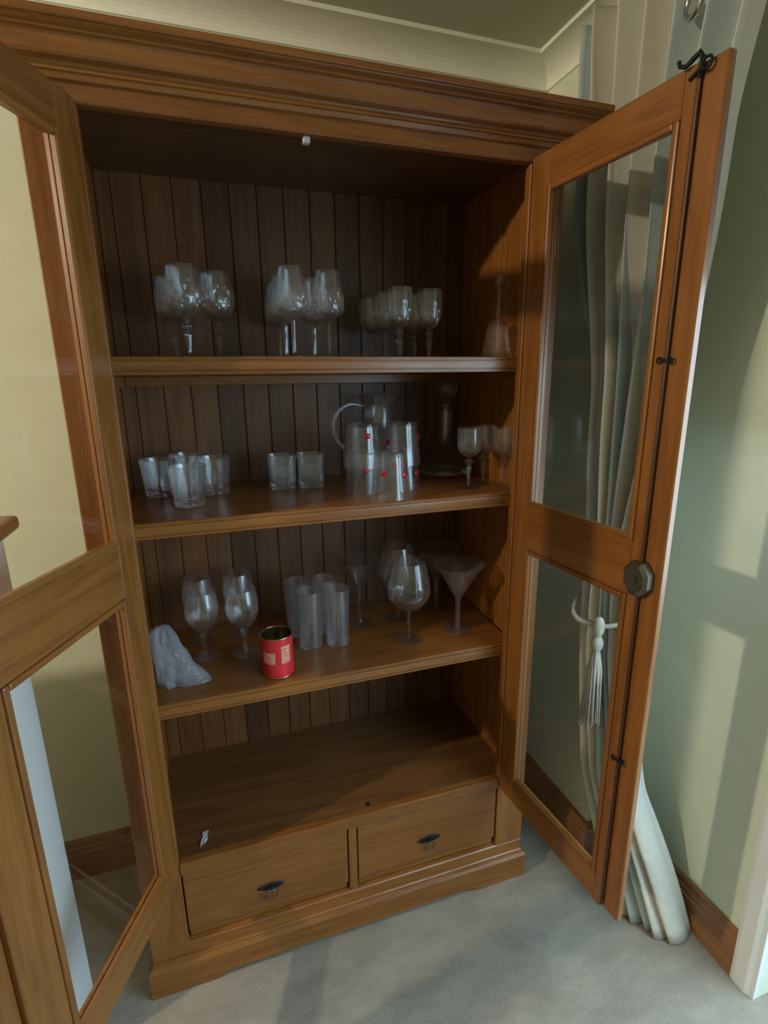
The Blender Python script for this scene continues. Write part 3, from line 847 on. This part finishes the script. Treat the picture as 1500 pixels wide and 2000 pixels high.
# decanter
dec = empty('decanter', (.826, .300, Z2+.0003)); tag(dec, 'squat clear decanter with round ball stopper at the right back', 'decanter')
od = spline([(0, 0), (.070, 0), (.084, .006), (.086, .016), (.070, .040), (.042, .070), (.024, .100), (.0195, .125), (.0195, .175), (.021, .195), (.030, .203), (.030, .206)], 5)
idc = [(r-.004, max(z, .010)) for r, z in od[::-1] if r > .0165 and z > .004] + [(0, .010)]
link('decanter_body', mesh_of(lathe(bmesh.new(), od+idc, 48), 'decanter_body_mesh', GLASS, .8), None, dec)
link('stopper', stem_mesh([(.013, .190), (.0145, .206), (.010, .212), (.020, .222), (.033, .240), (.035, .252), (.030, .268), (.016, .280), (.003, .2835)], 'stopper_mesh', 24), None, dec)

g = 'sherry glasses on the middle shelf'
place('sherry', 'sherry_glass', .801, .095, Z2, 'small sherry glass in front, left of the three by the right door', 'sherry glass', g)
place('sherry', 'sherry_glass', .872, .146, Z2, 'middle small sherry glass, farther back of the three by the right door', 'sherry glass', g, .4)
place('sherry', 'sherry_glass', .887, .070, Z2, 'small sherry glass half hidden by the right door stile', 'sherry glass', g, .2)

g = 'water goblets on the lower shelf'
place('water_goblet', 'water_goblet', .104, .210, Z3, 'front left cut goblet beside the bubble wrap on the lower shelf', 'goblet', g)
place('water_goblet', 'water_goblet', .094, .318, Z3, 'back left cut goblet behind the one beside the bubble wrap', 'goblet', g, .3)
place('water_goblet', 'water_goblet', .204, .197, Z3, 'front right cut goblet just left of the red tin', 'goblet', g, .5)
place('water_goblet', 'water_goblet', .201, .318, Z3, 'back right cut goblet behind the one left of the red tin', 'goblet', g, .1)
g = 'highball tumblers on the lower shelf'
place('highball', 'highball_glass', .378, .180, Z3, 'front left tall cut highball glass right of the red tin', 'highball glass', g)
place('highball', 'highball_glass', .4515, .170, Z3, 'front right tall cut highball glass of the block right of the red tin', 'highball glass', g, .4)
place('highball', 'highball_glass', .358, .262, Z3, 'back left tall cut highball glass directly behind the red tin side', 'highball glass', g, .2)
place('highball', 'highball_glass', .436, .254, Z3, 'back right tall cut highball glass beside the clear martini glass', 'highball glass', g, .7)
place('martini', 'martini_glass', .541, .264, Z3, 'clear thin martini glass right of the highball glasses', 'martini glass', 'martini glasses')
place('balloon', 'balloon_glass', .644, .124, Z3, 'front large clear balloon wine glass on the lower shelf', 'wine glass', 'balloon glasses')
place('balloon', 'balloon_glass', .661, .262, Z3, 'rear large clear balloon wine glass behind the front balloon', 'wine glass', 'balloon glasses', .2)
place('frost_martini', 'frosted_cocktail_glass', .798, .131, Z3, 'front frosted wide-rimmed cocktail glass near the right door', 'cocktail glass', 'frosted cocktail glasses')
place('frost_martini', 'frosted_cocktail_glass', .800, .290, Z3, 'rear frosted wide-rimmed cocktail glass in the dark right corner', 'cocktail glass', 'frosted cocktail glasses', .2)

# red tin, open at the top
tin = empty('red_tin', (.276, .076, Z3+.0003), -.12); tag(tin, 'small open red tin with pale print standing on the lower shelf edge', 'tin')
bm = bmesh.new(); R = .0385; H = .109; seg = 48
zs = [.0025, .010, .040, .055, .070, .085, H-.004]
rings = [[bm.verts.new((R*math.cos(2*PI*k/seg), R*math.sin(2*PI*k/seg), z)) for k in range(seg)] for z in zs]
for i in range(len(zs)-1):
    for k in range(seg):
        f = bm.faces.new((rings[i][k], rings[i][(k+1) % seg], rings[i+1][(k+1) % seg], rings[i+1][k]))
        a = (k+.5)/seg*360
        # print: a panel of words at the front left, a text block at the front right
        if i in (2, 3) and 212 < a < 262: f.material_index = 1
        if i in (2, 3, 4) and 283 < a < 325: f.material_index = 1
bm.faces.new(rings[0][::-1])
obj('tin_body', bm, [TINRED, TINPRINT], tin, smooth=.6)
obj('tin_lining', lathe(bmesh.new(), [(0, .0030), (R-.0012, .0030), (R-.0012, .045), (R-.0016, .046), (R-.0012, .047), (R-.0012, H-.006)], 48), BRASS, tin, smooth=.6)
obj('tin_rim', torus(bmesh.new(), (0, 0, H-.0035), R, .0016, (0, 0, 1), 48, 8), BRASS, tin, smooth=True)
obj('tin_rim', torus(bmesh.new(), (0, 0, .0020), R-.0006, .0016, (0, 0, 1), 48, 8), BRASS, tin, smooth=True)

# crumpled bubble wrap: an upright folded roll with a flap spreading to the right
def wrap():
    bm = bmesh.new(); seg = 96; rows = 64; H = .150
    rings = []
    for i in range(rows+1):
        t = i/rows; z = H*t
        ring = []
        for k in range(seg):
            th = 2*PI*k/seg
            r = .033*(1-.10*t) + .003*math.sin(th*3+t*4)
            if t > .80: r *= math.sqrt(max(0.0, 1-((t-.80)/.21)**2))
            # flap spreading low down on the right
            fl = max(0, math.cos(th+.25))**5
            r += fl*.060*max(0.0, 1-t*1.35)**1.5
            nz = noise.noise(Vector((math.cos(th)*2.2, math.sin(th)*2.2, t*5)))
            r += .006*nz + .0016*abs(math.sin(th*17+i%2*1.5))*abs(math.sin(t*52))
            ring.append(bm.verts.new((r*math.cos(th)-.010*t, r*math.sin(th)*.85, z)))
        rings.append(ring)
    for r0, r1 in zip(rings, rings[1:]):
        for k in range(seg): bm.faces.new((r0[k], r0[(k+1) % seg], r1[(k+1) % seg], r1[k]))
    bm.faces.new(rings[0][::-1]); bm.faces.new(rings[-1])
    o = obj('bubble_wrap', bm, WRAP, smooth=True); o.location = (.026, .112, Z3+.0005)
    tag(o, 'crumpled translucent bubble wrap standing at the left end of lower shelf', 'bubble wrap')
wrap()

# scrap of paper on the cabinet floor
bm = bmesh.new(); vsx = []
for i in range(5):
    for j in range(3):
        vsx.append(bm.verts.new((.010*(i/4-.5)+.008*(j-1), .040*(i/4-.5)+.003*(j-1), .0008+.004*abs(math.sin(i*1.1+j)))))
fs = []
for i in range(4):
    for j in range(2): fs.append(bm.faces.new((vsx[i*3+j], vsx[i*3+j+1], vsx[i*3+4+j], vsx[i*3+3+j])))
bmesh.ops.solidify(bm, geom=bm.faces[:], thickness=.0004)
o = obj('paper_scrap', bm, PAPER); o.location = (.060, .058, .3768); o.rotation_euler = (0, 0, .1)
tag(o, 'tiny white paper scrap on the empty cabinet floor', 'paper')

# ------------------------------------------------------------------ curtain
def lerp_tab(tab, z):
    for (a, b) in zip(tab, tab[1:]):
        if a[0] >= z >= b[0]:
            t = (a[0]-z)/(a[0]-b[0]); t = t*t*(3-2*t) if z > .8 else t
            return [a[i]+(b[i]-a[i])*t for i in range(1, len(a))]
    return list(tab[-1][1:])
def curtain():
    root = empty('curtain', (1.14, -.10, 0)); tag(root, 'long cream and pale blue eyelet curtain tied back beside the right door', 'curtain')
    # z, y_left, y_right, x_centre, amplitude
    tab = [(2.335, .150, -.345, 1.120, .038), (1.95, .115, -.300, 1.118, .040), (1.45, .030, -.245, 1.120, .040), (1.0, .005, -.165, 1.135, .030), (.80, .005, -.175, 1.140, .030), (.42, -.035, -.238, 1.165, .042), (.006, -.175, -.335, 1.235, .050)]
    folds = 6.0; nu = 132; nv = 70
    bm = bmesh.new(); rows = []
    for j in range(nv+1):
        z = 2.335+(.006-2.335)*j/nv
        yl, yr, xc, am = lerp_tab(tab, z)
        row = []
        for i in range(nu+1):
            u = i/nu
            ph = 2*PI*folds*u
            wob = .5*math.sin(z*2.3+u*7)+.35*math.sin(z*5.1+u*13)
            y = yl+(yr-yl)*u + .012*math.cos(ph*1+wob)*(1 if z > .9 else 1.2)
            x = xc + am*math.sin(ph+wob*.9) + .006*math.sin(ph*2.0+z*3)
            if z < .45:
                k = (.45-z)/.45
                x += .10*k*(u-.45) + .012*k*math.sin(ph*.5+1)
            row.append(bm.verts.new((x-1.14, y+.10, z)))
        rows.append(row)
    for j in range(nv):
        for i in range(nu):
            f = bm.faces.new((rows[j][i], rows[j][i+1], rows[j+1][i+1], rows[j+1][i]))
            u = (i+.5)/nu
            w = (u*folds) % 1.0
            f.material_index = 1 if (u < .10 or .38 < u < .46 or .60 < u < .68 or .80 < u < .89) else 0
    bmesh.ops.recalc_face_normals(bm, faces=bm.faces)
    oc = obj('curtain_cloth', bm, [CREAM, AQUA], root, smooth=True)
    md = oc.modifiers.new('thickness', 'SOLIDIFY'); md.thickness = .0016; md.offset = 0
    # eyelets in the heading
    for y, xx in ((-.195, 1.085), (-.300, 1.085)):
        bm = torus(bmesh.new(), (xx-1.14, y+.10, 2.185), .024, .0055, (1, -.25, 0), 28, 10)
        obj('eyelet', bm, CHROME, root, smooth=True)
curtain()
rod = empty('curtain_rod', (1.176, -.7, 2.262)); tag(rod, 'curtain rod above the frame carrying the eyelet curtain', 'curtain rod')
obj('rod', tube(bmesh.new(), [(0, .86, 0), (0, -1.6, 0)], .009, 16), CHROME, rod, smooth=.6)
obj('finial', lathe(bmesh.new(), spline([(0, -.026), (.014, -.018), (.020, 0), (.014, .018), (0, .026)], 4), 20), CHROME, rod, smooth=True).location = (0, .87, 0)
bm = tube(bmesh.new(), [(0, .82, 0), (.0238, .82, 0)], .006, 10); tube(bm, [(0, -1.5, 0), (.167, -1.5, 0)], .006, 10)
obj('rod_bracket', bm, CHROME, rod, smooth=.6)

# tassel tie-back
tas = empty('tassel_tieback', (1.09, -.085, .935)); tag(tas, 'beige tasselled curtain tie-back hanging behind the right glazed door', 'tassel')
pts = [(.085*math.cos(a)+.045, .092*math.sin(a)+.002, -.01+.035*math.cos(a)) for a in [2*PI*k/28 for k in range(29)]]
obj('tie_cord', tube(bmesh.new(), pts, .006, 8), TASSEL, tas, smooth=True)
prof = spline([(.003, .0), (.010, -.006), (.014, -.020), (.013, -.040), (.009, -.052), (.011, -.058), (.015, -.070), (.013, -.085), (.008, -.093)], 4)
o = obj('tassel_head', lathe(bmesh.new(), [(0, .0)]+prof+[(0, -.093)], 18, lambda th, r, z, i: r*(1+.05*math.sin(th*9))), TASSEL, tas, smooth=.7); o.location = (-.030, -.055, -.010)
bm = bmesh.new()
for k in range(46):
    a = random.random()*2*PI; r0 = .007*math.sqrt(random.random()); r1 = .026*math.sqrt(random.random())
    l = .20+.03*random.random()
    tube(bm, [(r0*math.cos(a), r0*math.sin(a), -.090), ((r0+.35*(r1-r0)+.004)*math.cos(a), (r0+.35*(r1-r0)+.004)*math.sin(a), -.150), (r1*math.cos(a+.2), r1*math.sin(a+.2), -.090-l)], [.0028, .0032, .0026], 5)
o = obj('tassel_skirt', bm, TASSEL, tas, smooth=True); o.location = (-.030, -.055, -.010)
o['kind'] = 'stuff'

# hook on the right wall
hk = obj('wall_hook', tube(bmesh.new(), [(0, 0, 0), (-.012, 0, 0), (-.018, 0, .004), (-.019, 0, .010)], .0025, 8), IRON, smooth=.7); hk.location = (XR, -.065, 1.075)
tag(hk, 'tiny dark hook on the right wall beside the open door', 'hook')
